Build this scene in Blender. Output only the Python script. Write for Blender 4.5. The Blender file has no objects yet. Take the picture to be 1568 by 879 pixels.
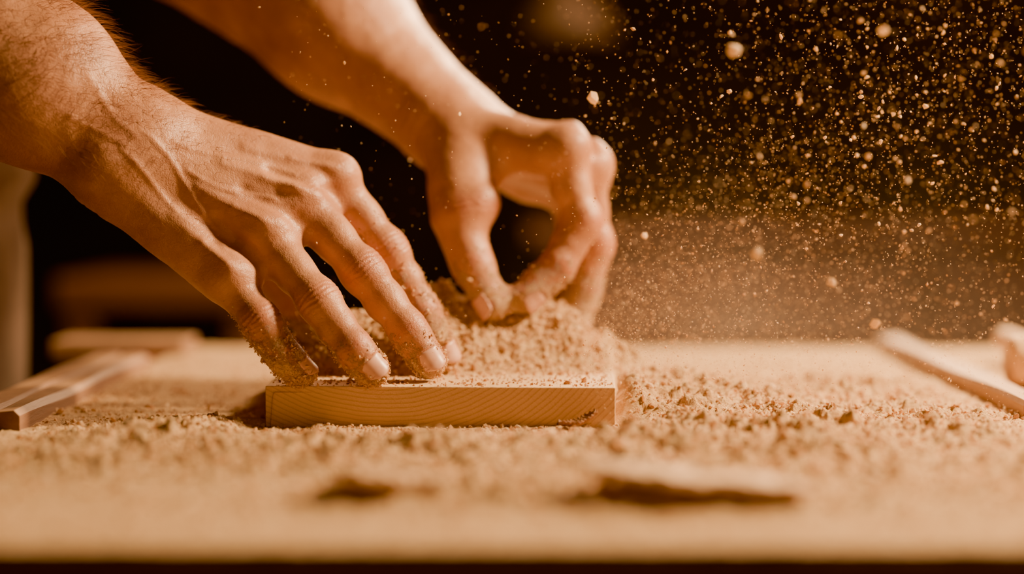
import bpy, math, random
import numpy as np
from mathutils import Vector, Matrix
random.seed(7); rng=np.random.default_rng(7)
T=0.75
A=lambda *v: np.array(v,dtype=np.float64)
def unit(v): v=np.asarray(v,float); return v/np.linalg.norm(v)

# ------------------------------------------------------------------ noise
def _h(x,y,z,s):
    with np.errstate(over='ignore'):
        n=(x.astype(np.uint32)*np.uint32(374761393))^(y.astype(np.uint32)*np.uint32(668265263))^(z.astype(np.uint32)*np.uint32(2246822519))^np.uint32((s*3266489917)&0xffffffff)
        n=(n^(n>>np.uint32(13)))*np.uint32(1274126177); n=n^(n>>np.uint32(16)); n=n*np.uint32(2654435761); n=n^(n>>np.uint32(15))
    return n.astype(np.float64)/4294967295.0
def vn(x,y,z=None,s=1):
    x=np.asarray(x,float); y=np.asarray(y,float); z=np.zeros_like(x) if z is None else np.asarray(z,float)
    xi=np.floor(x);yi=np.floor(y);zi=np.floor(z)
    fx=x-xi;fy=y-yi;fz=z-zi
    fx=fx*fx*(3-2*fx);fy=fy*fy*(3-2*fy);fz=fz*fz*(3-2*fz)
    xi=xi.astype(np.int64)+100000;yi=yi.astype(np.int64)+100000;zi=zi.astype(np.int64)+100000
    r=0
    for dx in (0,1):
        for dy in (0,1):
            for dz in (0,1):
                w=(fx if dx else 1-fx)*(fy if dy else 1-fy)*(fz if dz else 1-fz)
                r=r+w*_h(xi+dx,yi+dy,zi+dz,s)
    return r
def fbm(x,y,z=None,o=4,s=1):
    r=0;a=.5;f=1;t=0
    for i in range(o):
        r=r+a*vn(x*f,y*f,None if z is None else z*f,s+i); t+=a;a*=.5;f*=2.03
    return r/t
def worley(x,y,s=1,rmin=.25,rmax=.75,p=.8):
    xi=np.floor(x).astype(np.int64);yi=np.floor(y).astype(np.int64); best=np.zeros_like(x)
    for dx in (-1,0,1):
        for dy in (-1,0,1):
            cx=xi+dx;cy=yi+dy; k=np.zeros_like(cx)
            px=cx+_h(cx+100000,cy+100000,k,s);py=cy+_h(cx+100000,cy+100000,k,s+11)
            r=rmin+(rmax-rmin)*_h(cx+100000,cy+100000,k,s+23)
            d2=((x-px)**2+(y-py)**2)/r**2
            best=np.maximum(best,np.clip(1-d2,0,1)**p*r)
    return best

# ------------------------------------------------------------------ mesh helpers
def mesh_obj(name,V,F,mat=None,parent=None,smooth=True,attrs=None):
    V=np.asarray(V,dtype=np.float32);F=np.asarray(F,dtype=np.int32)
    me=bpy.data.meshes.new(name); n=F.shape[1]
    me.vertices.add(len(V));me.vertices.foreach_set('co',V.ravel())
    me.loops.add(F.size);me.loops.foreach_set('vertex_index',F.ravel())
    me.polygons.add(len(F));me.polygons.foreach_set('loop_start',np.arange(0,F.size,n,dtype=np.int32))
    me.polygons.foreach_set('use_smooth',np.full(len(F),smooth))
    me.update(calc_edges=True);me.validate()
    for k,a in (attrs or {}).items():
        at=me.attributes.new(k,'FLOAT','POINT');at.data.foreach_set('value',np.asarray(a,dtype=np.float32))
    o=bpy.data.objects.new(name,me);bpy.context.collection.objects.link(o)
    if mat:me.materials.append(mat)
    if parent:o.parent=parent
    else:o.location.z=T
    return o
def empty(name):
    o=bpy.data.objects.new(name,None);bpy.context.collection.objects.link(o);o.location.z=T;o.empty_display_size=.05;return o
def box(name,lo,hi,mat,parent=None,bev=.002,rotz=0,rough=0,sub=1):
    import bmesh
    bm=bmesh.new();bmesh.ops.create_cube(bm,size=1)
    lo=Vector(lo);hi=Vector(hi);c=(lo+hi)/2;d=hi-lo
    for v in bm.verts:v.co=Vector((v.co.x*d.x,v.co.y*d.y,v.co.z*d.z))
    if bev:bmesh.ops.bevel(bm,geom=bm.edges[:],offset=bev,segments=3,affect='EDGES',profile=.5)
    me=bpy.data.meshes.new(name);bm.to_mesh(me);bm.free()
    o=bpy.data.objects.new(name,me);bpy.context.collection.objects.link(o);me.materials.append(mat)
    o.location=c+(Vector((0,0,0)) if parent else Vector((0,0,T)));o.rotation_euler.z=rotz
    if parent:o.parent=parent
    return o
def lathe(name,prof,mat,parent=None,seg=40,M=None):
    V=[];F=[]
    for r,z in prof:
        for i in range(seg):
            a=2*math.pi*i/seg;V.append((r*math.cos(a),r*math.sin(a),z))
    for j in range(len(prof)-1):
        for i in range(seg):
            F.append((j*seg+i,j*seg+(i+1)%seg,(j+1)*seg+(i+1)%seg,(j+1)*seg+i))
    V=np.array(V)
    if M is not None:
        M=np.array(M);V=V@M[:3,:3].T+M[:3,3]
    return mesh_obj(name,V,F,mat,parent)

# ------------------------------------------------------------------ SDF modelling
class Field:
    def __init__(s,c,ex,up,lo,hi,h):
        ex=unit(ex);ey=unit(np.cross(up,ex));ez=np.cross(ex,ey)
        s.c=np.asarray(c,float);s.R=np.array([ex,ey,ez]);s.h=h;s.lo=np.array(lo,float)
        s.n=np.ceil((np.array(hi)-s.lo)/h).astype(int)
        s.ax=[s.lo[i]+h*np.arange(s.n[i]) for i in range(3)]
        s.F=np.full(tuple(s.n),.02,dtype=np.float32)
    def L(s,p): return s.R@(np.asarray(p,float)-s.c)
    def add(s,prims,k=.004,kout=.006):
        bl=[];bh=[];pr=[]
        for p in prims:
            a=s.L(p[0]);b=s.L(p[1]);r=max(p[2],p[3]);m=r+max(k,kout)+3*s.h
            bl.append(np.minimum(a,b)-m);bh.append(np.maximum(a,b)+m)
            pr.append((a,b,p[2],p[3],(s.R@unit(p[4])) if len(p)>4 else None,p[5] if len(p)>4 else 1))
        bl=np.min(bl,0);bh=np.max(bh,0)
        i0=np.clip(((bl-s.lo)/s.h).astype(int),0,s.n-1);i1=np.clip(((bh-s.lo)/s.h).astype(int)+1,0,s.n)
        if np.any(i1<=i0):return
        x=s.ax[0][i0[0]:i1[0]][:,None,None].astype(np.float32);y=s.ax[1][i0[1]:i1[1]][None,:,None].astype(np.float32);z=s.ax[2][i0[2]:i1[2]][None,None,:].astype(np.float32)
        G=None
        for a,b,ra,rb,n,f in pr:
            d=b-a;L2=d@d
            px=x-a[0];py=y-a[1];pz=z-a[2]
            if L2>1e-10:t=np.clip((px*d[0]+py*d[1]+pz*d[2])/L2,0,1)
            else:t=np.float32(0)
            vx=px-t*d[0];vy=py-t*d[1];vz=pz-t*d[2]
            q=vx*vx+vy*vy+vz*vz
            if n is not None:
                w=vx*n[0]+vy*n[1]+vz*n[2];q=q+w*w*(f*f-1)
            D=np.sqrt(q)-(ra+t*(rb-ra))
            if G is None:G=D
            else:
                hh=np.maximum(k-np.abs(G-D),0)/k;G=np.minimum(G,D)-hh*hh*k*.25
        sl=(slice(i0[0],i1[0]),slice(i0[1],i1[1]),slice(i0[2],i1[2]))
        O=s.F[sl];hh=np.maximum(kout-np.abs(O-G),0)/kout
        s.F[sl]=np.minimum(O,G)-hh*hh*kout*.25
    def mesh(s,smooth=2):
        F=s.F;S=F<0
        c=np.zeros(tuple(s.n-1),np.uint8)
        for a in (0,1):
            for b in (0,1):
                for d in (0,1):c+=S[a:s.n[0]-1+a,b:s.n[1]-1+b,d:s.n[2]-1+d]
        act=(c>0)&(c<8);I,J,K=np.nonzero(act);n=len(I)
        vid=np.full(act.shape,-1,np.int32);vid[act]=np.arange(n)
        co=[(a,b,d) for a in (0,1) for b in (0,1) for d in (0,1)]
        val=[F[I+a,J+b,K+d].astype(np.float64) for a,b,d in co]
        acc=np.zeros((n,3));cnt=np.zeros(n)
        for p in range(8):
            for q in range(p+1,8):
                if sum(abs(u-v) for u,v in zip(co[p],co[q]))!=1:continue
                m=(val[p]<0)!=(val[q]<0);t=np.where(m,val[p]/np.where(m,val[p]-val[q],1),0)
                pt=np.array(co[p])[None,:]+t[:,None]*(np.array(co[q])-np.array(co[p]))[None,:]
                acc[m]+=pt[m];cnt[m]+=1
        V=np.stack([I,J,K],1)+acc/cnt[:,None]
        fs=[]
        def quads(A_,B_,cells):
            cr=A_!=B_;idx=np.array(np.nonzero(cr));ins=A_[cr]
            q=cells(idx);q=np.where(ins[:,None],q,q[:,::-1]);fs.append(q)
        quads(S[:-1,1:-1,1:-1],S[1:,1:-1,1:-1],lambda g:np.stack([vid[g[0],g[1],g[2]],vid[g[0],g[1]+1,g[2]],vid[g[0],g[1]+1,g[2]+1],vid[g[0],g[1],g[2]+1]],1))
        quads(S[1:-1,:-1,1:-1],S[1:-1,1:,1:-1],lambda g:np.stack([vid[g[0],g[1],g[2]],vid[g[0],g[1],g[2]+1],vid[g[0]+1,g[1],g[2]+1],vid[g[0]+1,g[1],g[2]]],1))
        quads(S[1:-1,1:-1,:-1],S[1:-1,1:-1,1:],lambda g:np.stack([vid[g[0],g[1],g[2]],vid[g[0]+1,g[1],g[2]],vid[g[0]+1,g[1]+1,g[2]],vid[g[0],g[1]+1,g[2]]],1))
        Q=np.concatenate(fs)
        E=np.concatenate([Q[:,[0,1]],Q[:,[1,2]],Q[:,[2,3]],Q[:,[3,0]]]);E=np.concatenate([E,E[:,::-1]])
        deg=np.bincount(E[:,0],minlength=n)
        for it in range(smooth):
            av=np.stack([np.bincount(E[:,0],weights=V[E[:,1],i],minlength=n) for i in range(3)],1)/np.maximum(deg,1)[:,None]
            V=V+.6*(av-V)
        V=s.lo+V*s.h
        V=V@s.R+s.c
        return V,Q
def vnormals(V,Q):
    d1=V[Q[:,2]]-V[Q[:,0]];d2=V[Q[:,3]]-V[Q[:,1]];fn=np.cross(d1,d2)
    N=np.zeros_like(V)
    for c in range(4):
        for i in range(3):N[:,i]+=np.bincount(Q[:,c],weights=fn[:,i],minlength=len(V))
    return N/np.maximum(np.linalg.norm(N,axis=1),1e-12)[:,None]

# ------------------------------------------------------------------ materials
class NT:
    def __init__(s,name):
        s.m=bpy.data.materials.new(name);s.m.use_nodes=True;s.t=s.m.node_tree;s.b=s.t.nodes['Principled BSDF'];s.out=s.t.nodes['Material Output']
        s.co=s.t.nodes.new('ShaderNodeTexCoord').outputs['Object']
    def n(s,ty,ins=None,**kw):
        x=s.t.nodes.new(ty)
        for k,v in kw.items():setattr(x,k,v)
        for k,v in (ins or {}).items():
            if isinstance(v,bpy.types.NodeSocket):s.t.links.new(v,x.inputs[k])
            else:x.inputs[k].default_value=v
        return x
    def noise(s,sc,det=3,ro=.55,vec=None,dist=0):
        return s.n('ShaderNodeTexNoise',{'Vector':vec or s.co,'Scale':sc,'Detail':det,'Roughness':ro,'Distortion':dist}).outputs['Fac']
    def math(s,op,a,b=None,cl=False):
        x=s.t.nodes.new('ShaderNodeMath');x.operation=op;x.use_clamp=cl
        for i,v in enumerate((a,b)):
            if v is None:continue
            if isinstance(v,(int,float)):x.inputs[i].default_value=v
            else:s.t.links.new(v,x.inputs[i])
        return x.outputs[0]
    def ramp(s,f,st):
        x=s.t.nodes.new('ShaderNodeValToRGB');s.t.links.new(f,x.inputs[0]);e=x.color_ramp.elements
        while len(e)<len(st):e.new(.5)
        for q,(p,c) in zip(e,st):q.position=p;q.color=(*c,1)
        return x.outputs[0]
    def mix(s,f,a,b,ty='MIX'):
        x=s.t.nodes.new('ShaderNodeMix');x.data_type='RGBA';x.blend_type=ty
        for i,v in ((0,f),(6,a),(7,b)):
            if isinstance(v,(int,float)):x.inputs[i].default_value=v
            elif isinstance(v,tuple):x.inputs[i].default_value=(*v,1)
            else:s.t.links.new(v,x.inputs[i])
        return x.outputs[2]
    def attr(s,nm):return s.n('ShaderNodeAttribute',attribute_name=nm).outputs['Fac']
    def bump(s,h,dist,st=1,nrm=None):
        d={'Height':h,'Distance':dist,'Strength':st}
        if nrm:d['Normal']=nrm
        return s.n('ShaderNodeBump',d).outputs['Normal']
    def set(s,**k):
        for a,v in k.items():
            a=a.replace('_',' ')
            i=s.b.inputs[a]
            if isinstance(v,bpy.types.NodeSocket):s.t.links.new(v,i)
            elif isinstance(v,tuple) and len(v)==3 and i.type=='RGBA':i.default_value=(*v,1)
            else:i.default_value=v
        return s.m
SD_HI=(.87,.60,.31);SD_MD=(.74,.46,.21);SD_LO=(.47,.245,.095)
def mat_skin():
    m=NT('skin');c=m.noise(35,4);f=m.noise(260,3)
    col=m.ramp(c,[(.3,(.37,.150,.068)),(.5,(.48,.215,.10)),(.7,(.59,.29,.145))])
    col=m.mix(m.math('MULTIPLY',m.attr('red'),.55),col,(.50,.145,.07))
    col=m.mix(m.math('MULTIPLY',f,.35),col,(.63,.335,.175))
    dn=m.noise(1400,3,.7);dl=m.noise(160,4,.65)
    dm=m.math('ADD',m.attr('dust'),m.math('MULTIPLY',m.math('SUBTRACT',dl,.5),1.3))
    dm=m.math('MULTIPLY',m.math('SUBTRACT',m.math('ADD',dm,m.math('MULTIPLY',m.math('SUBTRACT',dn,.5),.9)),.40),3.0,True)
    col=m.mix(dm,col,m.ramp(dn,[(.3,SD_MD),(.65,SD_HI)]))
    v=m.n('ShaderNodeTexVoronoi',{'Vector':m.co,'Scale':1000.0},feature='DISTANCE_TO_EDGE').outputs['Distance']
    v2=m.n('ShaderNodeTexVoronoi',{'Vector':m.co,'Scale':420.0,'Randomness':1.0},feature='DISTANCE_TO_EDGE').outputs['Distance']
    h=m.math('ADD',m.math('MULTIPLY',m.math('MINIMUM',v,.25),.6),m.math('ADD',m.math('MULTIPLY',m.math('MINIMUM',v2,.12),1.1),m.math('MULTIPLY',m.noise(600,4),.8)))
    b=m.bump(h,.00032,.85);b=m.bump(m.math('MULTIPLY',dn,dm),.0013,1.0,b)
    m.set(Base_Color=col,Roughness=m.math('ADD',.42,m.math('MULTIPLY',dm,.4)),Normal=b)
    m.b.inputs['Specular IOR Level'].default_value=.5
    return m.m
def mat_nail():
    m=NT('nail');m.set(Base_Color=m.ramp(m.noise(220,3),[(.3,(.64,.35,.24)),(.7,(.74,.45,.32))]),Roughness=.36);m.b.inputs['Specular IOR Level'].default_value=.5;return m.m
def mat_sawdust(nm='sawdust',tr=0.0):
    m=NT(nm);a=m.noise(1500,3,.7);b=m.noise(130,4,.6);c=m.noise(18,3)
    f=m.math('ADD',m.math('MULTIPLY',a,.5),m.math('MULTIPLY',b,.5))
    col=m.ramp(f,[(.3,SD_LO),(.43,SD_MD),(.56,SD_HI),(.72,(.94,.72,.45))])
    col=m.mix(m.math('MULTIPLY',c,.3),col,(.66,.37,.155))
    n=m.bump(m.math('ADD',m.noise(900,4,.75),m.math('MULTIPLY',m.noise(350,3),1.2)),.0018,.9)
    m.set(Base_Color=col,Roughness=.9,Normal=n);m.b.inputs['Specular IOR Level'].default_value=.15
    return m.m
def mat_grain():
    m=NT('sawdust_grain');r=m.attr('tone')
    col=m.ramp(r,[(0,(.50,.25,.095)),(.25,SD_MD),(.6,SD_HI),(1,(.95,.76,.50))])
    m.set(Base_Color=col,Roughness=.8)
    tr=m.n('ShaderNodeBsdfTranslucent',{'Color':col});mx=m.n('ShaderNodeMixShader',{0:.38});m.t.links.new(m.b.outputs[0],mx.inputs[1]);m.t.links.new(tr.outputs[0],mx.inputs[2]);m.t.links.new(mx.outputs[0],m.out.inputs[0])
    return m.m
def mat_wood(nm,c1,c2,axis=(8,60,60),rough=.6,dust=0.0):
    m=NT(nm);mp=m.n('ShaderNodeMapping',{'Vector':m.co,'Scale':axis}).outputs[0]
    g=m.noise(1.0,5,.6,mp,.6);g2=m.noise(6,3,.6,mp)
    col=m.ramp(m.math('ADD',m.math('MULTIPLY',g,.75),m.math('MULTIPLY',g2,.25)),[(.35,c1),(.62,c2)])
    if dust:
        geo=m.n('ShaderNodeNewGeometry').outputs['Normal'];sz=m.n('ShaderNodeSeparateXYZ',{0:geo}).outputs[2]
        dm=m.math('MULTIPLY',m.math('MULTIPLY',sz,m.noise(60,4,.7)),dust*1.7,True)
        col=m.mix(dm,col,SD_MD)
    m.set(Base_Color=col,Roughness=rough,Normal=m.bump(g2,.0006,.6));return m.m
def mat_block():
    m=NT('pine_end_grain')
    s=m.n('ShaderNodeSeparateXYZ',{0:m.co});wob=m.noise(25,3)
    dx=m.math('SUBTRACT',s.outputs[0],-.030);dz=m.math('SUBTRACT',s.outputs[2],.060)
    d=m.math('SQRT',m.math('ADD',m.math('MULTIPLY',dx,m.math('MULTIPLY',dx,.55)),m.math('MULTIPLY',dz,dz)))
    d=m.math('ADD',d,m.math('MULTIPLY',wob,.004))
    ring=m.math('FRACT',m.math('MULTIPLY',d,430.0))
    fine=m.noise(900,3,.6)
    col=m.ramp(ring,[(0,(.82,.55,.27)),(.55,(.78,.51,.24)),(.85,(.55,.31,.12)),(1,(.80,.53,.26))])
    col=m.mix(m.math('MULTIPLY',fine,.5),col,(.86,.60,.32))
    col=m.mix(m.math('MULTIPLY',m.noise(30,3),.35),col,(.70,.43,.19))
    geo=m.n('ShaderNodeNewGeometry').outputs['Normal'];nz=m.n('ShaderNodeSeparateXYZ',{0:geo}).outputs[2]
    dm=m.math('MULTIPLY',m.math('GREATER_THAN',nz,.6),m.math('MULTIPLY',m.math('SUBTRACT',m.noise(140,4,.7),.3),3.5,True))
    col=m.mix(dm,col,SD_HI)
    h=m.math('ADD',m.noise(700,3,.7),m.math('MULTIPLY',ring,.25))
    m.set(Base_Color=col,Roughness=.7,Normal=m.bump(h,.0006,.8));return m.m
def mat_plain(nm,c,rough=.8,var=.3,sc=12):
    m=NT(nm);c2=tuple(x*(1-var) for x in c);m.set(Base_Color=m.ramp(m.noise(sc,4),[(.35,c2),(.65,c)]),Roughness=rough,Normal=m.bump(m.noise(sc*20,3),.001,.4));return m.m
def mat_cloth(nm,c):
    m=NT(nm);m.set(Base_Color=m.ramp(m.noise(14,4),[(.35,tuple(x*.6 for x in c)),(.65,c)]),Roughness=1.0,Normal=m.bump(m.math('ADD',m.noise(9,3),m.math('MULTIPLY',m.noise(900,2),.05)),.02,.5))
    m.b.inputs['Specular IOR Level'].default_value=.03;return m.m
SKIN=mat_skin();NAIL=mat_nail();DUST=mat_sawdust();GRAIN=mat_grain()
PINE=mat_wood('pine_board',(.60,.36,.17),(.78,.52,.28),(50,6,50),.65,.5)
TABLEW=mat_wood('table_wood',(.25,.095,.035),(.38,.16,.06),(6,50,50),.55,0)
RAILW=mat_wood('rail_wood',(.20,.10,.05),(.30,.155,.075),(50,5,50),.6,.3)
RAILR=mat_wood('pale_rail_wood',(.36,.20,.10),(.50,.30,.155),(50,5,50),.6,.35)

# ------------------------------------------------------------------ grains
ICO={}
def ico(lv):
    if lv not in ICO:
        import bmesh
        bm=bmesh.new()
        if lv==0:
            v=[bm.verts.new(c) for c in ((1,0,0),(-1,0,0),(0,1,0),(0,-1,0),(0,0,1),(0,0,-1))]
            for a in (0,1):
                for b in (2,3):
                    for c in (4,5):
                        f=(v[a],v[b],v[c]);s=(1 if a==0 else -1)*(1 if b==2 else -1)*(1 if c==4 else -1)
                        bm.faces.new(f if s>0 else f[::-1])
        else: bmesh.ops.create_icosphere(bm,subdivisions=1,radius=1)
        bm.verts.ensure_lookup_table();bm.verts.index_update()
        ICO[lv]=(np.array([v.co[:] for v in bm.verts]),np.array([[v.index for v in f.verts] for f in bm.faces]));bm.free()
    return ICO[lv]
def grains(name,P,R,mat,parent=None,flat=(.45,1.0),long=(1,1.8),lv=1,tones=(0,1)):
    bv,bf=ico(lv);n=len(P)
    S=np.stack([rng.uniform(*long,n),np.ones(n),rng.uniform(*flat,n)],1)*np.asarray(R)[:,None]
    V=bv[None]*(1+rng.uniform(-.32,.32,(n,len(bv),1)))*S[:,None,:]
    q=rng.normal(size=(n,4));q/=np.linalg.norm(q,axis=1)[:,None];w,x,y,z=q.T
    M=np.stack([1-2*(y*y+z*z),2*(x*y-z*w),2*(x*z+y*w),2*(x*y+z*w),1-2*(x*x+z*z),2*(y*z-x*w),2*(x*z-y*w),2*(y*z+x*w),1-2*(x*x+y*y)],1).reshape(n,3,3)
    V=np.einsum('nij,nkj->nki',M,V)+np.asarray(P)[:,None,:]
    F=bf[None]+(np.arange(n)*len(bv))[:,None,None]
    tone=np.repeat(rng.uniform(*tones,n),len(bv))
    return mesh_obj(name,V.reshape(-1,3),F.reshape(-1,3),mat,parent,False,{'tone':tone})
def flakes(name,P,Ls,mat,parent):
    n=len(P);k=5
    V=[];F=[];tone=[]
    for i in range(n):
        L=Ls[i];w=L*rng.uniform(.22,.45);cu=rng.uniform(.4,2.2);o=len(V)
        q=rng.normal(size=4)*A(1,.35,.35,1);q/=np.linalg.norm(q);a,x,y,z=q
        M=np.array([[1-2*(y*y+z*z),2*(x*y-z*a),2*(x*z+y*a)],[2*(x*y+z*a),1-2*(x*x+z*z),2*(y*z-x*a)],[2*(x*z-y*a),2*(y*z+x*a),1-2*(x*x+y*y)]])
        tn=rng.uniform(.3,1)
        for j in range(k+1):
            t=(j/k-.5)*cu;r=L/cu
            for s in (-1,1):V.append(P[i]+M@A(math.sin(t)*r,s*w*.5*(1-.3*abs(j/k-.5)+rng.uniform(-.12,.12)),(1-math.cos(t))*r))
            tone+=[tn]*2
        for j in range(k):F.append((o+2*j,o+2*j+1,o+2*j+3,o+2*j+2))
    return mesh_obj(name,V,F,mat,parent,True,{'tone':tone[:len(V)]})

# ------------------------------------------------------------------ hands
def seg_d(V,a,b):
    d=b-a;t=np.clip(((V-a)@d)/(d@d),0,1);return np.linalg.norm(V-(a+t[:,None]*d),axis=1),t
def build_arm(tag,parent,J,n,W,wrist,fore,elbow,upper,R,frame,h,dustf,tend=True,hair_n=0):
    n=unit(n);W=unit(W-np.dot(W,n)*n)
    f=Field(*frame,h)
    fd=unit(elbow-wrist)
    Wf=unit(W-np.dot(W,fd)*fd);nf=unit(n-np.dot(n,fd)*fd-np.dot(n,Wf)*Wf)
    rw,rf,re=R['fore']
    f.add([(wrist+Wf*.010,fore+Wf*.013,rw,rf),(wrist-Wf*.010,fore-Wf*.012,rw,rf),
           (fore+Wf*.013,elbow+Wf*.012,rf,re),(fore-Wf*.012,elbow-Wf*.010,rf,re),
           (fore*.6+elbow*.4+nf*.004,elbow*.75+fore*.25,rf*1.1,re*1.05)],.020,.01)
    f.add([(elbow,elbow+(upper-elbow)*.5,re*1.12,re*1.2)],.02,.03)
    f.add([(wrist-Wf*.020+nf*.009+fd*.006,)*2+(.009,.009)],.004,.014)
    f.add([(wrist+Wf*.020+fd*.004,)*2+(.010,.010)],.004,.014)
    names=['index','middle','ring','little']
    offs=[.017,.006,-.006,-.017]
    pal=[]
    for nm,o in zip(names,offs):
        m=J[nm][0];c=wrist+W*o
        pal.append((c,m-n*.001,.0155,R['mcp']))
        pal.append((c-n*.008,m-n*.008,.014,.0115))
    pal.append((wrist,(J['middle'][0]+J['ring'][0])/2-n*.004,.019,.014))
    th=J['thumb']
    pal.append((wrist+W*.012-n*.008,th[1]*.8+J['index'][0]*.2,.016,.0135))
    pal.append((wrist-W*.016-n*.009,J['little'][0]*.7+wrist*.3-n*.010,.0145,.0125))
    pal.append((th[1]*.6+th[0]*.4,J['index'][0]*.62+wrist*.38-n*.006,.0125,.012))
    f.add(pal,.009,.016)
    for nm,o in zip(names,offs):
        m=J[nm][0];t=unit(J[nm][1]-m)
        nd=unit(n-np.dot(n,t)*t*.5)
        f.add([(m+nd*.0034,)*2+(R['mcp']*.92,)*2],.004,.009)
    for nm in names:
        p=J[nm];r=R[nm];pr=[]
        t01=unit(p[1]-p[0]);nd=unit(n-np.dot(n,t01)*t01)
        m1=p[0]*.45+p[1]*.55-nd*.0008;m2=(p[1]+p[2])/2
        pr+=[(p[0],m1,r[0]*1.02,r[0]*.92),(m1,p[1],r[0]*.92,r[0]),(p[1],m2,r[0],r[1]*.94),(m2,p[2],r[1]*.94,r[1]),(p[2],p[3],r[1],r[2])]
        t12=unit(p[2]-p[1]);nd1=unit(n-np.dot(n,t12)*t12)
        pr.append((p[1]+nd1*.0016-t01*.002,p[1]+nd1*.0016+t12*.003,r[0]*.93,r[0]*.90))
        t23=unit(p[3]-p[2])
        pr.append((p[2]*.55+p[3]*.45-nd1*.0018,p[3]-nd1*.0014-t23*.001,r[1]*.9,r[2]*.95))
        pr.append((m1-nd*.0028,p[0]*.6+p[1]*.4-nd*.003,r[0]*.84,r[0]*.9))
        pr.append((m2-nd1*.0022,)*2+(r[1]*.92,)*2)
        f.add(pr,.005,.0042)
    for a,b in zip(names[:-1],names[1:]):
        pa=J[a][0]*.76+J[a][1]*.24;pb=J[b][0]*.76+J[b][1]*.24
        f.add([(pa-n*.003,pb-n*.003,.0055,.0055)],.003,.009)
    p=J['thumb'];r=R['thumb']
    f.add([(p[0],p[1],.0165,r[0]*1.1),(p[1],p[2],r[0],r[1]),(p[1]*.5+p[2]*.5,)*2+(r[0]*.97,)*2,(p[2],p[3],r[1]*1.03,r[2])],.006,.012)
    V,Q=f.mesh(2)
    V=V.copy();N=vnormals(V,Q)
    def ridge(pts,amp,w,dirn=None):
        nonlocal V
        dn=n if dirn is None else dirn
        best=np.full(len(V),9.)
        Vp=V-np.outer(V@dn,dn)
        for a,b in zip(pts[:-1],pts[1:]):
            a2=a-dn*(a@dn);b2=b-dn*(b@dn);dd,_=seg_d(Vp,a2,b2);best=np.minimum(best,dd)
        ed,_=seg_d(V,pts[0],pts[-1])
        V=V+N*(amp*np.exp(-(best/w)**2)*np.clip((N@dn)*1.6,0,1)*np.exp(-(np.maximum(ed-.02,0)/.01)**2))[:,None]
    if tend:
        for nm,o in zip(names,offs):
            m=J[nm][0];c=wrist+W*o*.75
            ridge([c*.5+m*.5,m*.93+c*.07],.0010,.0032)
            ridge([c*.25+m*.75,m*.97+c*.03],.0009,.0032)
        for a,b in zip(names[:-1],names[1:]):
            q=(J[a][0]+J[b][0])/2;q0=q*.72+wrist*.28;ridge([q0,q+ (J[a][1]-J[a][0])*.12],-.0018,.0042)
        mi,ri,li,ix=(J[k][0] for k in ('middle','ring','little','index'))
        wig=lambda a,b,am,ph:[a+(b-a)*t+W*am*math.sin(ph+t*5.5) for t in np.linspace(0,1,9)]
        ridge(wig(wrist+W*.003,(ri+li)/2*.85+wrist*.15,.003,.4),.0007,.0018)
        ridge(wig(wrist*.62+ri*.38,(mi+ri)/2*.9+wrist*.1,.0022,2.4),.0006,.0017)
        ridge(wig(wrist-W*.012,wrist*.15+li*.85+W*.005,.002,1.2),.0006,.0017)
        ridge(wig(wrist*.8+mi*.2+W*.006,(ix+mi)/2*.85+wrist*.15,.002,3.9),.0005,.0017)
        ridge(wig(fore+Wf*.012,wrist+W*.002,.003,.1),.0008,.0022,nf)
        ridge(wig(fore-Wf*.012+fd*.03,wrist-W*.010,.003,2.1),.0006,.0020,nf)
        N=vnormals(V,Q)
    red=np.zeros(len(V))
    for nm in names+['thumb']:
        p=J[nm]
        for ji,(amp,sig,lam) in ((1,(.00060,.0062,.0027)),(2,(.00034,.0035,.0019))):
            jn=p[ji];t=unit(unit(p[ji]-p[ji-1])+unit(p[ji+1]-p[ji]));nd=unit(n-np.dot(n,t)*t)
            rel=V-jn;s=rel@t;d=rel@nd;lat=rel@np.cross(t,nd)
            rr=R[nm][ji-1]
            near=np.linalg.norm(rel,axis=1)<rr*2.1
            m=np.exp(-(s/sig)**2)*np.clip((d/rr-.05)/.5,0,1)*near
            ph=2*np.pi*(s+ .0011*(lat/rr)**2*np.sign(s)+.0016*(vn(V[:,0]*260,V[:,1]*260,V[:,2]*260,5)-.5))/lam
            dis=-amp*(.5+.5*np.cos(ph))**1.6*m
            V+=N*dis[:,None]
            red=np.maximum(red,m*.75+.35*np.exp(-(np.linalg.norm(rel,axis=1)/(rr*1.7))**2))
        dt=np.linalg.norm(V-p[3],axis=1);red=np.maximum(red,.8*np.exp(-(dt/.014)**2))
    for nm in names:
        m0=J[nm][0];rel=V-m0;g=np.exp(-(np.linalg.norm(rel,axis=1)/.016)**2)*np.clip((rel@n)/.01,0,1)
        t=unit(J[nm][1]-m0);s=rel@t
        V-=N*(.00022*g*(.5+.5*np.cos(2*np.pi*(s+.003*vn(V[:,0]*200,V[:,1]*200,V[:,2]*200,9))/.0031)))[:,None]
        red=np.maximum(red,.45*g)
    V+=N*((fbm(V[:,0]*90,V[:,1]*90,V[:,2]*90,3,3)-.5)*.0011)[:,None]
    dust=dustf(V,N,J)
    for off in (-.004,.003,.009):
        s=(V-wrist)@fd-off+ .004*(vn(V[:,0]*60,V[:,1]*60,V[:,2]*60,17)-.5)
        V-=N*(.0004*np.exp(-(s/.0011)**2)*np.clip(-((V-wrist)@n)/.01+.6,0,1))[:,None]
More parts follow.
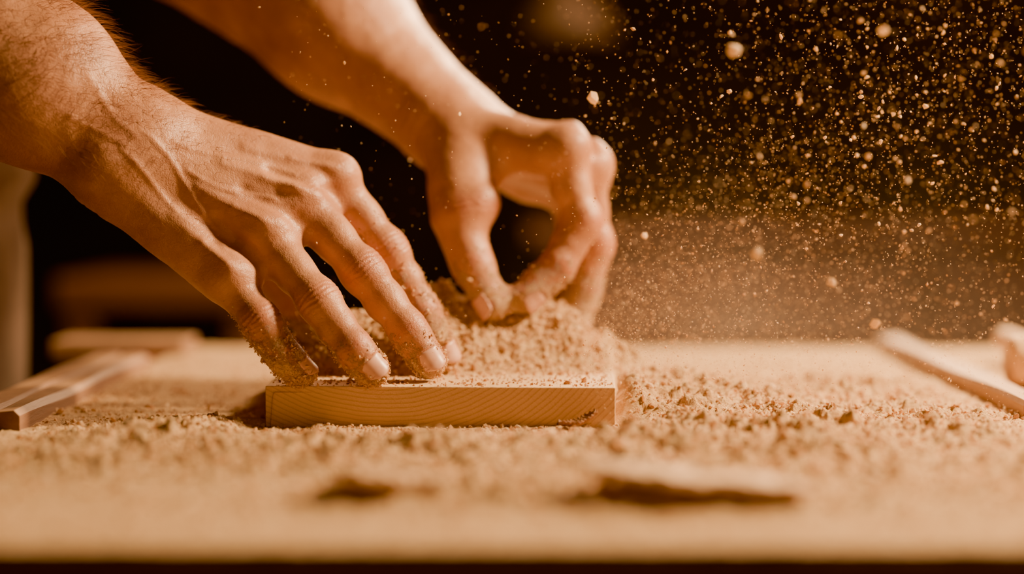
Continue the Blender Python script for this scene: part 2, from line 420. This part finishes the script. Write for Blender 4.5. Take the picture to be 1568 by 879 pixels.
    for nm in names+['thumb']:
        p=J[nm];t=unit(p[3]-p[2]);nn=R.get('nailn',{}).get(nm,n)
        nd=unit(nn-np.dot(nn,t)*t);w=np.cross(t,nd)
        r2=R[nm][1];r3=R[nm][2];L=np.linalg.norm(p[3]-p[2])
        nu,nv=17,17;VV=[];ln=r3*1.36
        for iv in range(nv):
            v=-1+2*iv/(nv-1)
            wd=(max(0,1-abs(v)**3.5))**.5*.35+.65 if v<0 else (max(0,1-v**4))**.5*.30+.70
            for iu in range(nu):
                u=-1+2*iu/(nu-1);ph=u*math.radians(50)*wd
                s=.02*ln+v*ln*.52 - (0.10*ln*u*u if v<-.5 else 0)+(-.16*ln*u*u if v>.5 else 0)
                rad=np.interp(s,[-L,0],[r2,r3])+.00095-.0008*max(0,s/ln-.30)-.0004*(v>.93)-.0005*u*u
                ndp=-.0009 if v<-.9 else 0
                VV.append(p[3]+t*s+w*math.sin(ph)*rad+nd*(math.cos(ph)*rad+ndp))
        FF=[(j*nu+i,j*nu+i+1,(j+1)*nu+i+1,(j+1)*nu+i) for j in range(nv-1) for i in range(nu-1)]
        k=mesh_obj(tag+'_'+nm+'_nail',VV,FF,NAIL,parent)
        md=k.modifiers.new('s','SOLIDIFY');md.thickness=.0005;md.offset=0
        cen=p[3]+t*.02*ln+nd*r3;rel=V-cen;a=(rel@t)/(ln*.58);b=(rel@w)/(r3*.84);q=np.sqrt(a*a+b*b)
        top=np.clip(((V-p[3])@nd)/r3-.2,0,1)*(np.linalg.norm(rel,axis=1)<.018)*(a<.75)
        V+=N*(.00060*np.exp(-((q-1.15)/.15)**2)*top)[:,None]
        dust=dust*(1-.9*np.clip(1.15-q,0,1)*(top>0)*(np.linalg.norm(rel,axis=1)<.012))
    o=mesh_obj(tag+'_forearm_and_hand',V,Q,SKIN,parent,True,{'dust':dust,'red':red})
    if hair_n:
        s=(V-wrist)@fd;topn=np.clip(N@unit(nf*.6+A(0,0,1))+.25,0,1)
        dens=np.clip((s+.055)/.07,0,1)**1.2*topn**.7*(np.linalg.norm(V-wrist,axis=1)<.26)
        dens*=np.clip(fbm(V[:,0]*50,V[:,1]*50,V[:,2]*50,2,31)*1.6-.2,0.1,1)
        idx=rng.choice(len(V),hair_n,p=dens/dens.sum())
        hv=[];hf=[];k=0;ns=6
        for i in idx:
            L=rng.uniform(.007,.016)*(.5+.5*min(1,max(0,(s[i]+.03)/.07)));rad=rng.uniform(.00006,.00011)
            d=unit(-fd*.8+N[i]*rng.uniform(.5,1.2)+rng.normal(size=3)*.32+Wf*.4);q=V[i].copy()
            e1=unit(np.cross(d,A(.3,.5,.8)));e2=np.cross(d,e1);curl=unit(-fd-N[i]*.4+rng.normal(size=3)*.3)
            for j in range(ns+1):
                rr=rad*(1-j/ns*.85)
                for a in range(3):hv.append(q+rr*(e1*math.cos(a*2.094)+e2*math.sin(a*2.094)))
                if j<ns:
                    for a in range(3):
                        b=(a+1)%3;hf.append((k+j*3+a,k+j*3+b,k+j*3+3+b,k+j*3+3+a))
                d=unit(d+curl*.16);q=q+d*L/ns
            k+=(ns+1)*3
        mh=NT('arm_hair');mh.set(Base_Color=(.46,.23,.095),Roughness=.35)
        mesh_obj(tag+'_arm_hair',hv,hf,mh.m,parent)
    pr=np.clip(dust-.25,0,1)**1.2
    if pr.sum()>0:
        cl=fbm(V[:,0]*220,V[:,1]*220,V[:,2]*220,2,61);pr=pr*np.clip(cl*3-1.0,.08,1)
        c=dustf.count;idx=rng.choice(len(V),c,p=pr/pr.sum())
        rad=rng.uniform(.00018,.00050,c)*np.where(rng.uniform(size=c)<.10,2.1,1)
        grains(tag+'_hand_sawdust',V[idx]+N[idx]*(rad*.5)[:,None]+rng.normal(size=(c,3))*.0004,rad,GRAIN,parent,lv=0,tones=(.2,1))
    return V,Q,N

worker=empty('woodworker')
JR={'index':[A(-.0970,.062,.1294),A(-.0685,.062,.0902),A(-.0496,.062,.0574),A(-.0375,.062,.0325)],
    'middle':[A(-.1128,.045,.1180),A(-.0790,.033,.0795),A(-.0548,.028,.0491),A(-.0440,.027,.0322)],
    'ring':[A(-.1298,.030,.1000),A(-.1002,.012,.0650),A(-.0816,.005,.0412),A(-.0722,.006,.0305)],
    'little':[A(-.1471,.018,.0770),A(-.1293,.007,.0545),A(-.1180,.006,.0380),A(-.1095,.009,.0288)],
    'thumb':[A(-.1739,.050,.1250),A(-.1480,.080,.0920),A(-.1225,.088,.0620),A(-.1000,.086,.0350)]}
RR={'mcp':.0128,'index':(.0108,.0097,.0082),'middle':(.0112,.0100,.0085),'ring':(.0106,.0095,.0082),'little':(.0095,.0085,.0074),'thumb':(.0120,.0112,.0092),
    'fore':(.0205,.0290,.0385),'nailn':{'thumb':A(.4,.6,.6),'little':A(.75,-.35,.75),'index':A(.5,-.7,.5),'ring':A(.34,-.90,.34),'middle':A(.34,-.90,.36)}}
def dust_right(V,N,J):
    d=np.zeros(len(V))
    for nm,a,b in (('index',1.05,1.0),('middle',.52,.62),('ring',.52,.62),('little',1.0,.85),('thumb',1.1,.95)):
        p=J[nm];L=0
        for i in range(3):
            dd,t=seg_d(V,p[i],p[i+1]);g=np.clip(1-(dd-.009)/.005,0,1);s=(i+t)/3
            d=np.maximum(d,g*(s**1.5*a if nm in('middle','ring') else (.30+.70*s)*b))
    und=np.clip(.6-N@unit(A(.2,-.6,.5)),0,1)
    low=np.clip((.06-V[:,2])/.04,0,1)
    return np.clip(d*(.55+.6*und)+low*.25+ .06,0,1)
dust_right.count=12000
wr=A(-.2001,.030,.1428);fo=A(-.2497,.025,.179);el=A(-.400,.010,.288);up=A(-.44,-.005,.58)
e1=unit(A(.356,.02,-.257))
build_arm('right',worker,JR,A(.27,-.91,.30),A(.55,.40,.72),wr,fo,el,up,RR,
   (wr,e1,A(0,1,0),(-.30,-.085,-.085),(.225,.12,.10)),.0009,dust_right,True,5600)
JL={'index':[A(.0305,.120,.1465),A(.0405,.117,.1050),A(.0265,.110,.0800),A(.0085,.105,.0620)],
    'middle':[A(.045,.143,.1370),A(.0485,.143,.0910),A(.0430,.142,.0640),A(.0355,.138,.0410)],
    'ring':[A(.044,.165,.1320),A(.0470,.166,.0840),A(.0410,.165,.0560),A(.0340,.161,.0330)],
    'little':[A(.038,.184,.1260),A(.0400,.188,.0830),A(.0335,.187,.0620),A(.0270,.185,.0460)],
    'thumb':[A(-.0315,.140,.1460),A(-.0325,.112,.1080),A(-.0230,.106,.0810),A(-.0110,.101,.0580)]}
RL={'mcp':.0130,'index':(.0110,.0100,.0086),'middle':(.0112,.0100,.0086),'ring':(.0106,.0095,.0084),'little':(.0097,.0087,.0076),'thumb':(.0124,.0114,.0095),
    'fore':(.0240,.0385,.0480),'nailn':{'thumb':A(-.85,-.35,.2),'index':A(.85,-.15,.4)}}
def dust_left(V,N,J):
    low=np.clip((.10-V[:,2])/.06,0,1);return np.clip(low*.75+.1,0,1)
dust_left.count=3500
wl=A(-.0394,.172,.1650);fl=A(-.1080,.200,.2235);ell=A(-.230,.250,.320);ul=A(-.40,.37,.57)
build_arm('left',worker,JL,A(.60,-.15,.78),A(.10,-.93,-.05),wl,fl,ell,ul,RL,
   (A(-.05,.17,.15),A(1,0,0),A(0,0,1),(-.26,-.14,-.14),(.12,.17,.26)),.0013,dust_left,True,500)

SHIRT=mat_cloth('shirt_cloth',(.15,.10,.07));APRON=mat_cloth('apron_cloth',(.13,.085,.058));TROU=mat_cloth('trousers_cloth',(.03,.022,.017))
def body(nm,adds,lo,hi,mat,h=.007,sm=3):
    f=Field(A(0,0,0),A(1,0,0),A(0,0,1),lo,hi,h)
    f.F[:]=.2
    for p,k,ko in adds:f.add(p,k,ko)
    V,Q=f.mesh(sm);N=vnormals(V,Q);V=V+N*((fbm(V[:,0]*14,V[:,1]*14,V[:,2]*9,3,4)-.5)*.022)[:,None]
    return mesh_obj(nm,V,Q,mat,worker)
hip=A(-.50,.24,.12);che=A(-.49,.20,.45);sR=A(-.45,.015,.575);sL=A(-.43,.375,.57)
body('shirt',[([(hip,A(-.49,.22,.30),.15,.14,A(1,0,0),1.25),(A(-.49,.22,.3),che,.14,.155,A(1,0,0),1.3),(che,A(-.45,.19,.60),.15,.07),
   (sR,sL,.065,.065),(che,sR,.10,.06),(che,sL,.10,.06),
   (sR,sR*.35+el*.65,.066,.060),(sL,sL*.45+ell*.55,.066,.060)],.05,.02)],(-.75,-.12,-.06),(-.12,.52,.74),SHIRT)
body('trousers',[([(hip-A(0,.07,.02),hip+A(0,.07,-.02),.13,.13,A(1,0,0),1.15),(hip+A(0,-.09,-.08),A(-.50,.12,-.30),.105,.075),(A(-.50,.12,-.30),A(-.52,.12,-.66),.075,.055),
   (hip+A(0,.09,-.08),A(-.49,.36,-.30),.105,.075),(A(-.49,.36,-.30),A(-.52,.36,-.66),.075,.055)],.03,.02)],(-.75,-.05,-.74),(-.3,.55,.3),TROU)
body('neck',[([(A(-.45,.19,.60),A(-.42,.185,.72),.06,.055)],.03,.02)],(-.6,.05,.5),(-.3,.32,.73),SKIN)
for y in (.12,.36):
    body('boot_'+('right' if y<.2 else 'left'),[([(A(-.53,y,-.69),A(-.40,y,-.71),.05,.042),(A(-.53,y,-.69),A(-.52,y,-.60),.05,.055)],.02,.02)],(-.64,y-.09,-.75),(-.32,y+.09,-.5),TROU,.006)
V=[];F=[];nu,nv=40,60
for j in range(nv):
    z=.46-.92*j/(nv-1)
    hw=(.75 if z>.25 else 1.15)
    for i in range(nu):
        a=(-1+2*i/(nu-1))*hw
        r=.165+.02*math.sin(3*a+z*7)*(.3+max(0,.2-z))+(.03 if z<-.1 else 0)
        cx=-.50 if z<.12 else -.49
        V.append((cx+r*math.cos(a)*.98,.235+(.19+.03*(z<.1))*math.sin(a)+.01*math.sin(z*9),z))
for j in range(nv-1):
    for i in range(nu-1):F.append((j*nu+i,j*nu+i+1,(j+1)*nu+i+1,(j+1)*nu+i))
ap=mesh_obj('apron',V,F,APRON,worker);ap.modifiers.new('s','SOLIDIFY').thickness=.003

# ------------------------------------------------------------------ workbench table
X0,X1,Y0,Y1=-.285,.62,-.304,.47
tb=empty('workbench')
box('bench_top',(X0,Y0,-.045),(X1,Y1,-.0005),TABLEW,tb,.003)
for x in (X0+.04,X1-.04):
    for y in (Y0+.05,Y1-.05):box('bench_leg',(x-.03,y-.03,-.75),(x+.03,y+.03,-.046),TABLEW,tb,.003)
box('bench_rail_front',(X0+.075,Y0+.03,-.14),(X1-.075,Y0+.055,-.046),TABLEW,tb)
box('bench_rail_rear',(X0+.075,Y1-.055,-.14),(X1-.075,Y1-.03,-.046),TABLEW,tb)

# ------------------------------------------------------------------ block
blk=box('pine_block',(-.0925,-.0605,-.0107),(.0880,.0595,.0107),mat_block(),None,.0006)
blk.rotation_euler.z=math.radians(-2.6);blk.location=(-.0345,.063,T+.0110)
BX0,BX1,BY0,BY1=-.127,.055,.001,.125

# ------------------------------------------------------------------ sawdust layer on the bench
def sm(a,b,x):t=np.clip((x-a)/(b-a),0,1);return t*t*(3-2*t)
def dens(x,y):
    d=.18+0*x
    d=np.maximum(d,1.0*sm(-.22,-.10,y)*(1-sm(-.002,.012,y))*sm(-.27,-.17,x))
    d=np.maximum(d,1.0*sm(.04,.08,x)*sm(-.2,-.1,y)*(1-sm(.13,.30,y)))
    d=np.maximum(d,.75*sm(-.29,-.2,y)*(1-sm(-.17,-.1,y))*sm(-.12,-.04,x))
    d=d*(1-.6*sm(.21,.27,x))
    return d*(.40+.95*fbm(x*22,y*22,None,3,77))
def clump(x,y,o=0):
    wx=x+.0036*(fbm(x*280,y*280,None,2,41+o)-.5)*2;wy=y+.0036*(fbm(x*280,y*280,None,2,52+o)-.5)*2
    w0=worley(wx/.014,wy/.014,1+o,.15,.55)*.014
    w1=worley(wx/.0075,wy/.0075,3+o,.2,.62)*.0075;w2=worley(wx/.0038,wy/.0038,5+o,.3,.72)*.0038;w3=worley(wx/.0019,wy/.0019,9+o,.3,.75)*.0019
    sel=sm(.42,.62,fbm(x*60,y*60,None,2,15+o))
    return .60*w0*sel+.75*w1*(.30+.70*sel)+.80*w2+.75*w3
def height(x,y):
    d=dens(x,y)
    g=fbm(x*260,y*260,None,3,8)
    h=.0010+d*(.0055*fbm(x*45,y*45,None,3,12)+1.15*clump(x,y)+.0020*g)
    h+=.0004*g*(1-d)+.10*worley(x/.002,y/.002,9,.3,.72)*.002
    h+=.0030*np.exp(-((y+.085)/.022)**2)*sm(-.2,-.1,x)*(1-sm(.1,.2,x))*fbm(x*30,y*30,None,2,60)
    h+=.012*np.exp(-((x-.100)/.045)**2-((y-.085)/.06)**2)
    inb=sm(-.150,-.125,x)*(1-sm(.05,.075,x))*(1-sm(.01,.02,y))
    h*=1-.80*sm(-.085,-.012,y)*inb
    h+=.011*np.exp(-((x-.063)/.013)**2)*sm(.0,.02,y)*(1-sm(.11,.15,y))
    nn=.6+.8*fbm(x*120,y*120,None,3,90)
    h+=nn*(.0095*np.exp(-((x+.040)/.024)**2-((y+.214)/.010)**2)+.011*np.exp(-((x-.070)/.038)**2-((y+.224)/.011)**2)+.005*np.exp(-((x-.01)/.02)**2-((y+.19)/.012)**2))
    h*=sm(Y0-.001,Y0+.012,y)*.85+.15
    return h
def hgrid(name,x0,x1,y0,y1,st,fn,mat,parent=None):
    nx=int((x1-x0)/st)+1;ny=int((y1-y0)/st)+1
    x,y=np.meshgrid(np.linspace(x0,x1,nx),np.linspace(y0,y1,ny));z=fn(x,y)
    V=np.stack([x.ravel(),y.ravel(),z.ravel()],1)
    i=np.arange(nx-1)[None]+nx*np.arange(ny-1)[:,None];i=i.ravel()
    F=np.stack([i,i+1,i+nx+1,i+nx],1)
    return mesh_obj(name,V,F,mat,parent)
sd=empty('sawdust_layer')
hgrid('loose_sawdust',X0+.03,.33,Y0+.002,Y1-.004,.0010,height,DUST,sd)
hgrid('dusty_side',.3302,X1-.003,Y0+.002,Y1-.004,.004,lambda x,y:.0008+.001*fbm(x*80,y*80,None,3,5),DUST,sd)
n=70000
x=rng.uniform(X0+.04,.31,n);y=rng.uniform(Y0+.01,.35,n);keep=rng.uniform(size=n)<np.clip(dens(x,y)*.85,.02,1)*(.3+1.1*fbm(x*70,y*70,None,2,19))
x,y=x[keep],y[keep]
inb=(x>BX0-.002)&(x<BX1+.004)&(y>BY0-.001)&(y<BY1);x,y=x[~inb],y[~inb]
r=rng.uniform(.0003,.0009,len(x))*np.where(rng.uniform(size=len(x))<.12,2.0,1)
z=height(x,y)+r*.3
grains('sawdust_crumbs',np.stack([x,y,z],1),r,GRAIN,sd)
n=4200
x=rng.uniform(-.25,.27,n);y=rng.uniform(-.24,.2,n);keep=rng.uniform(size=n)<np.clip(dens(x,y)*.9,0.02,1);x,y=x[keep],y[keep]
inb=(x>BX0-.005)&(x<BX1+.005)&(y>BY0-.02)&(y<BY1);x,y=x[~inb],y[~inb]
flakes('sawdust_shavings',np.stack([x,y,height(x,y)+.0006],1),rng.uniform(.002,.0065,len(x)),GRAIN,sd)

# ------------------------------------------------------------------ pile on the block
def pile_h(x,y):
    g=lambda cx,cy,sx,sy,a:a*np.exp(-((x-cx)/sx)**2-((y-cy)/sy)**2)
    b=g(-.030,.122,.042,.034,.043)+g(-.090,.100,.045,.032,.030)+g(.022,.128,.036,.036,.026)+g(.070,.12,.035,.05,.010)+g(-.065,.085,.030,.022,.008)
    b=b*(.76+.52*fbm(x*38,y*38,None,3,21))
    am=sm(.003,.016,b)
    return b+am*(1.15*clump(x,y,100)+.003*fbm(x*250,y*250,None,3,3))
def pile(x,y):
    b=pile_h(x,y)
    inx=sm(BX0-.002,BX0+.001,x)*(1-sm(BX1-.001,BX1+.006,x))*(1-sm(BY1-.002,BY1+.004,y))*sm(.002,.004,y)
    top=.0185+b*.90*sm(BY0+.018,BY0+.070,y);gr=b*1.15-.002+.012*sm(.01,.05,y)*np.exp(-((x-.06)/.02)**2)
    z=gr*(1-inx)+top*inx
    side=np.clip(sm(BX1-.004,BX1-.001,x)+1-sm(BX0+.001,BX0+.004,x),0,1)
    return z-side*(1-sm(.010,.045,y))*.030
pl=empty('sawdust_pile')
hgrid('heap',-.19,.16,.006,.26,.0008,pile,DUST,pl)
n=30000
x=rng.uniform(-.125,.052,n);y=rng.uniform(.004,.20,n);h=pile_h(x,y)
keep=rng.uniform(size=n)<np.clip(.07+h*40*.6,0,1)*(.3+1.0*fbm(x*90,y*90,None,2,71));x,y=x[keep],y[keep]
r=rng.uniform(.0003,.0008,len(x))*np.where(rng.uniform(size=len(x))<.07,2.2,1)
z=np.maximum(pile(x,y),np.where((y<.122),.0218,0))+r*.3
grains('heap_crumbs',np.stack([x,y,z],1),r,GRAIN,pl)
n=1400
x=rng.normal(-.02,.05,n);y=rng.normal(.10,.03,n);k_=(y>.045)&(x<.1)&(x>-.12);x,y=x[k_],y[k_]
flakes('heap_shavings',np.stack([x,y,pile(x,y)+.0008],1),rng.uniform(.002,.005,len(x)),GRAIN,pl)

# ------------------------------------------------------------------ rails
def rail(name,x0,x1,y0,y1,hh,skew,mat,groove):
    prof=[(0,0),(0,hh*.8),(.0015,hh)]
    w=x1-x0
    if groove:prof+=[(w*.45,hh),(w*.48,hh*.72),(w*.60,hh*.72),(w*.63,hh)]
    prof+=[(w-.003,hh),(w,hh*.75),(w,0)]
    V=[];F=[];ns=60
    for j in range(ns+1):
        t=j/ns;y=y0+(y1-y0)*t
        for a,b in prof:V.append((x0+a+skew*t+.0006*math.sin(t*9+a*300),y,b+(.0006*math.sin(t*11+a*200) if b>0 else 0)))
    m=len(prof)
    for j in range(ns):
        for i in range(m-1):F.append((j*m+i,j*m+i+1,(j+1)*m+i+1,(j+1)*m+i))
    o=mesh_obj(name,V,F,mat,None,False)
    me=o.data
    import bmesh
    bm=bmesh.new();bm.from_mesh(me);bm.verts.ensure_lookup_table()
    bm.faces.new([bm.verts[i] for i in range(m)]);bm.faces.new([bm.verts[ns*m+i] for i in reversed(range(m))])
    bmesh.ops.recalc_face_normals(bm,faces=bm.faces[:]);bm.to_mesh(me);bm.free()
    return o
rail('wooden_guide_strip',-.283,-.246,-.02,.30,.012,-.004,RAILW,True)
rail('wooden_guide_strip',.268,.288,.02,.45,.012,.014,RAILR,False)
box('scrap_board',(-.345,.40,-.0),(-.245,.455,.012),RAILW,None,.002)
ml=empty('wooden_mallet')
ry=Matrix.Rotation(math.pi/2,4,'Y')
lathe('head',[(0,-.045),(.013,-.045),(.0155,-.042),(.017,-.02),(.0175,0),(.017,.02),(.0155,.042),(.013,.045),(0,.045)],PINE,ml,40,Matrix.Translation((.347,.165,.0195))@ry)
lathe('handle',[(0,0),(.006,0),(.007,.05),(.008,.13),(.0085,.16),(.006,.165),(0,.165)],PINE,ml,24,Matrix.Translation((.350,.178,.0185))@Matrix.Rotation(-math.pi/2,4,'X'))

# ------------------------------------------------------------------ wood chips
def chip(name,c,L,Wd,H,rotz,tilt,mat,curl=0,seed=0,rag=.0):
    nu,nv=40,14;V=[];F=[]
    for side in (1,-1):
        for j in range(nv):
            v=-1+2*j/(nv-1)
            for i in range(nu):
                u=-1+2*i/(nu-1)
                wd=Wd*(1-.65*abs(u)**2.2)*(1+.12*math.sin(u*9+seed)+rag*math.sin(u*23+seed*3))
                z=H*(1-abs(u)**3*.6)*(1-.6*v*v)*side*.5+curl*u*u+curl*.6*v*v+.0006*math.sin(u*30+v*7+seed)+rag*H*math.sin(u*13+v*5+seed)*(side>0)
                V.append((u*L*(1+rag*.6*math.sin(v*9+seed)),v*wd+.08*L*math.sin(u*3),z))
    o=nu*nv
    for j in range(nv-1):
        for i in range(nu-1):
            a=j*nu+i;F.append((a,a+1,a+nu+1,a+nu));F.append((o+a,o+a+nu,o+a+nu+1,o+a+1))
    for i in range(nu-1):
        F.append((i,o+i,o+i+1,i+1));b=(nv-1)*nu;F.append((b+i,b+i+1,o+b+i+1,o+b+i))
    for j in range(nv-1):
        a=j*nu;F.append((a,a+nu,o+a+nu,o+a));a=j*nu+nu-1;F.append((a,o+a,o+a+nu,a+nu))
    M=Matrix.Rotation(rotz,4,'Z')@Matrix.Rotation(tilt,4,'Y')
    V=np.array([tuple(M@Vector(q)+Vector(c)) for q in V])
    return mesh_obj(name,V,F,mat)
CHIPD=mat_wood('bark_chip_wood',(.22,.09,.03),(.42,.20,.08),(60,200,60),.6,0)
chip('wood_chip',(-.046,-.220,.0105),.023,.010,.007,.15,.12,PINE,.001,1,.06)
chip('wood_chip',(.068,-.230,.0125),.044,.014,.006,-.14,.10,PINE,.001,2,.06)
chip('wood_shaving',(.034,-.014,.0050),.0105,.0045,.0012,.35,-.22,CHIPD,.0028,3)
chip('wood_shaving',(.138,-.075,.006),.009,.004,.001,-.6,.2,PINE,.002,4)
chip('wood_shaving',(-.165,.015,.004),.012,.003,.001,.5,0,CHIPD,.001,6)

# ------------------------------------------------------------------ airborne dust
N1=11000
t=rng.beta(1.3,1.1,N1);ang=np.radians(rng.normal(36,17,N1))
rr_=t*.42
px=.035+rr_*np.cos(ang);pz=.035+rr_*np.sin(ang)*.95;py=rng.normal(.03,.06,N1)
N2=4500
qx=rng.uniform(.03,.36,N2);qz=rng.uniform(.01,.26,N2);qy=rng.normal(.03,.07,N2)
N3=900
sx_=rng.uniform(-.12,.06,N3);sz_=rng.uniform(.03,.25,N3);sy_=rng.normal(.06,.05,N3)
N4=8000
ux=.04+np.abs(rng.normal(0,.11,N4));uz=.012+np.abs(rng.normal(0,.05,N4));uy=rng.normal(.09,.08,N4)
P=np.concatenate([np.stack([px,py,pz],1),np.stack([qx,qy,qz],1),np.stack([sx_,sy_,sz_],1),np.stack([ux,uy,uz],1)])
P=P[(P[:,2]>.012)&(P[:,1]>-.12)]
R_=rng.uniform(.00014,.00036,len(P))*np.where(rng.uniform(size=len(P))<.06,2.0,1)
air=empty('airborne_sawdust')
grains('fine_dust',P,R_,GRAIN,air,lv=0,tones=(.5,1))
C=[(.0436,.05,.172,.0036),(.103,-.075,.187,.0034),(.172,-.075,.196,.0030),(.113,-.080,.093,.0030),(.155,-.045,.0775,.0026),(.179,-.030,.0565,.0023),
   (.210,.0,.165,.0013),(.1935,.0,.161,.0012),(.198,.004,.160,.0010),(.188,.0,.162,.0012),(.181,.02,.171,.0014),(.072,.06,.098,.0018),(.050,.03,.145,.001),(.062,.01,.205,.0011),
   (.215,.0,.140,.0012),(.150,.0,.131,.0008),(.202,.03,.197,.0013),(.243,.0,.190,.0013),(.18,.0,.195,.001),(.214,.0,.126,.001),(.171,.02,.116,.0009),(.09,.02,.185,.0012),(.11,.03,.172,.0011),(-.085,.0,.187,.0008),(-.028,.04,.163,.0012),(-.128,.0,.215,.0007),(.048,.05,.048,.0012)]
C=np.array(C);grains('flying_chips',C[:,:3],C[:,3],GRAIN,air,(.35,.8),(1,1.5),tones=(.8,1))
k=170
c2=np.stack([rng.normal(.19,.05,k),rng.normal(.0,.06,k),rng.normal(.160,.050,k)],1);grains('flying_crumbs',c2,rng.uniform(.0004,.0012,k),GRAIN,air,tones=(.7,1))
mh=NT('dust_haze');mh.t.nodes.remove(mh.b)
s_=mh.n('ShaderNodeSeparateXYZ',{0:mh.co})
nz=mh.noise(8,1,.6)
gx=mh.math('MULTIPLY',mh.math('MULTIPLY',mh.math('ADD',s_.outputs[0],.02),7.0,True),mh.math('MULTIPLY',mh.math('SUBTRACT',.55,s_.outputs[0]),2.6,True))
gz=mh.math('POWER',2.718,mh.math('MULTIPLY',s_.outputs[2],-24.0))
gy=mh.math('MULTIPLY',mh.math('MULTIPLY',mh.math('SUBTRACT',s_.outputs[1],.02),8.0,True),mh.math('MULTIPLY',mh.math('SUBTRACT',.60,s_.outputs[1]),5.0,True))
dn_=mh.math('MULTIPLY',mh.math('MULTIPLY',gx,gy),mh.math('MULTIPLY',gz,mh.math('MULTIPLY',mh.math('SUBTRACT',nz,.25),2.0,True)))
vs=mh.n('ShaderNodeVolumeScatter',{'Color':(1,.76,.54,1),'Density':mh.math('MULTIPLY',dn_,1.25),'Anisotropy':.2})
mh.t.links.new(vs.outputs[0],mh.out.inputs['Volume'])
hz=box('dust_haze',(-.285,-.29,-.10),(.285,.29,.10),mh.m,air,0)
for v in hz.data.vertices:v.co+=Vector((.265,.31,.115))
hz.location=(0,0,0)

# ------------------------------------------------------------------ room
WALL=mat_plain('dark_plaster',(.045,.028,.016),.9,.5,1.5);FLOOR=mat_wood('floor_boards',(.05,.025,.012),(.09,.045,.02),(2,20,20),.6,0)
box('floor',(-3,-2.2,-.80),(3,3.2,-.75),FLOOR,None,0)
box('wall_back',(-3,3.2,-.80),(3,3.3,2.0),WALL,None,0)
box('wall_left',(-3.1,-2.2,-.80),(-3,3.3,2.0),WALL,None,0)
BR=mat_wood('cabinet_wood',(.11,.040,.018),(.16,.062,.027),(3,20,20),.6,0)
cb=empty('storage_cabinet')
box('carcass',(.05,1.55,-.70),(1.6,2.1,.055),BR,cb,.004)
box('top',(.02,1.52,.0555),(1.63,2.13,.082),BR,cb,.004)
for i in range(3):
    box('door',(.08+i*.508,1.533,-.62),(.575+i*.508,1.5495,.045),BR,cb,.003)
    lathe('knob',[(0,0),(.01,0),(.008,.012),(.016,.022),(.012,.032),(0,.034)],PINE,cb,20,Matrix.Translation((.52+i*.51,1.533,-.3))@Matrix.Rotation(math.pi/2,4,'X'))
box('plinth',(.08,1.58,-.75),(1.57,2.08,-.701),BR,cb,.002)
st=empty('wooden_stool')
box('seat',(-.56,1.20,-.02),(-.30,1.50,.022),BR,st,.008)
for x in (-.53,-.33):
    for y in (1.23,1.47):box('leg',(x-.018,y-.018,-.75),(x+.018,y+.018,-.021),BR,st,.003)
box('stretcher',(-.51,1.22,-.45),(-.35,1.24,-.42),BR,st,.003);box('stretcher',(-.51,1.46,-.45),(-.35,1.48,-.42),BR,st,.003)
LM=mat_plain('lamp_enamel',(.34,.22,.13),.5,.2,5)
pd=empty('pendant_lamp')
lathe('shade',[(.012,.12),(.02,.11),(.03,.085),(.075,.045),(.095,0),(.092,0),(.072,.042),(.027,.08),(.01,.10)],LM,pd,40,Matrix.Translation((.09,2.1,.39)))
lathe('cord',[(.003,0),(.003,1.5)],LM,pd,8,Matrix.Translation((.09,2.1,.50)))

# ------------------------------------------------------------------ lights
def area(name,loc,tgt,size,en,col):
    l=bpy.data.lights.new(name,'AREA');l.size=size;l.energy=en;l.color=col
    o=bpy.data.objects.new(name,l);bpy.context.collection.objects.link(o)
    loc=Vector(loc)+Vector((0,0,T));o.location=loc;o.rotation_euler=(Vector(tgt)+Vector((0,0,T))-loc).to_track_quat('-Z','Y').to_euler();return o
area('key_lamp',(.74,.10,.64),(-.03,.05,.04),.13,60,(1,.68,.38))
area('back_lamp',(.45,1.15,.70),(.02,.1,.05),.3,50,(1,.64,.36))
area('fill_lamp',(.35,-1.4,.8),(0,0,.05),.8,3.7,(1,.56,.31))
area('wall_fill',(1.3,1.2,1.6),(.3,3.0,.3),.6,40,(1,.54,.29))  # unseen light added to lift the back wall out of black
w=bpy.data.worlds.new('w');bpy.context.scene.world=w;w.use_nodes=True
w.node_tree.nodes['Background'].inputs[0].default_value=(1,.56,.32,1);w.node_tree.nodes['Background'].inputs[1].default_value=.02
try: bpy.context.scene.view_settings.look='AgX - Punchy'
except Exception: pass

cam=bpy.data.cameras.new('camera');co=bpy.data.objects.new('camera',cam);bpy.context.collection.objects.link(co)
co.location=(0,-.87,.118+T);co.rotation_euler=(math.radians(90-2.95),0,0)
cam.lens=60;cam.sensor_width=36;cam.clip_start=.02;cam.dof.use_dof=True;cam.dof.focus_distance=.885;cam.dof.aperture_fstop=1.9
bpy.context.scene.camera=co
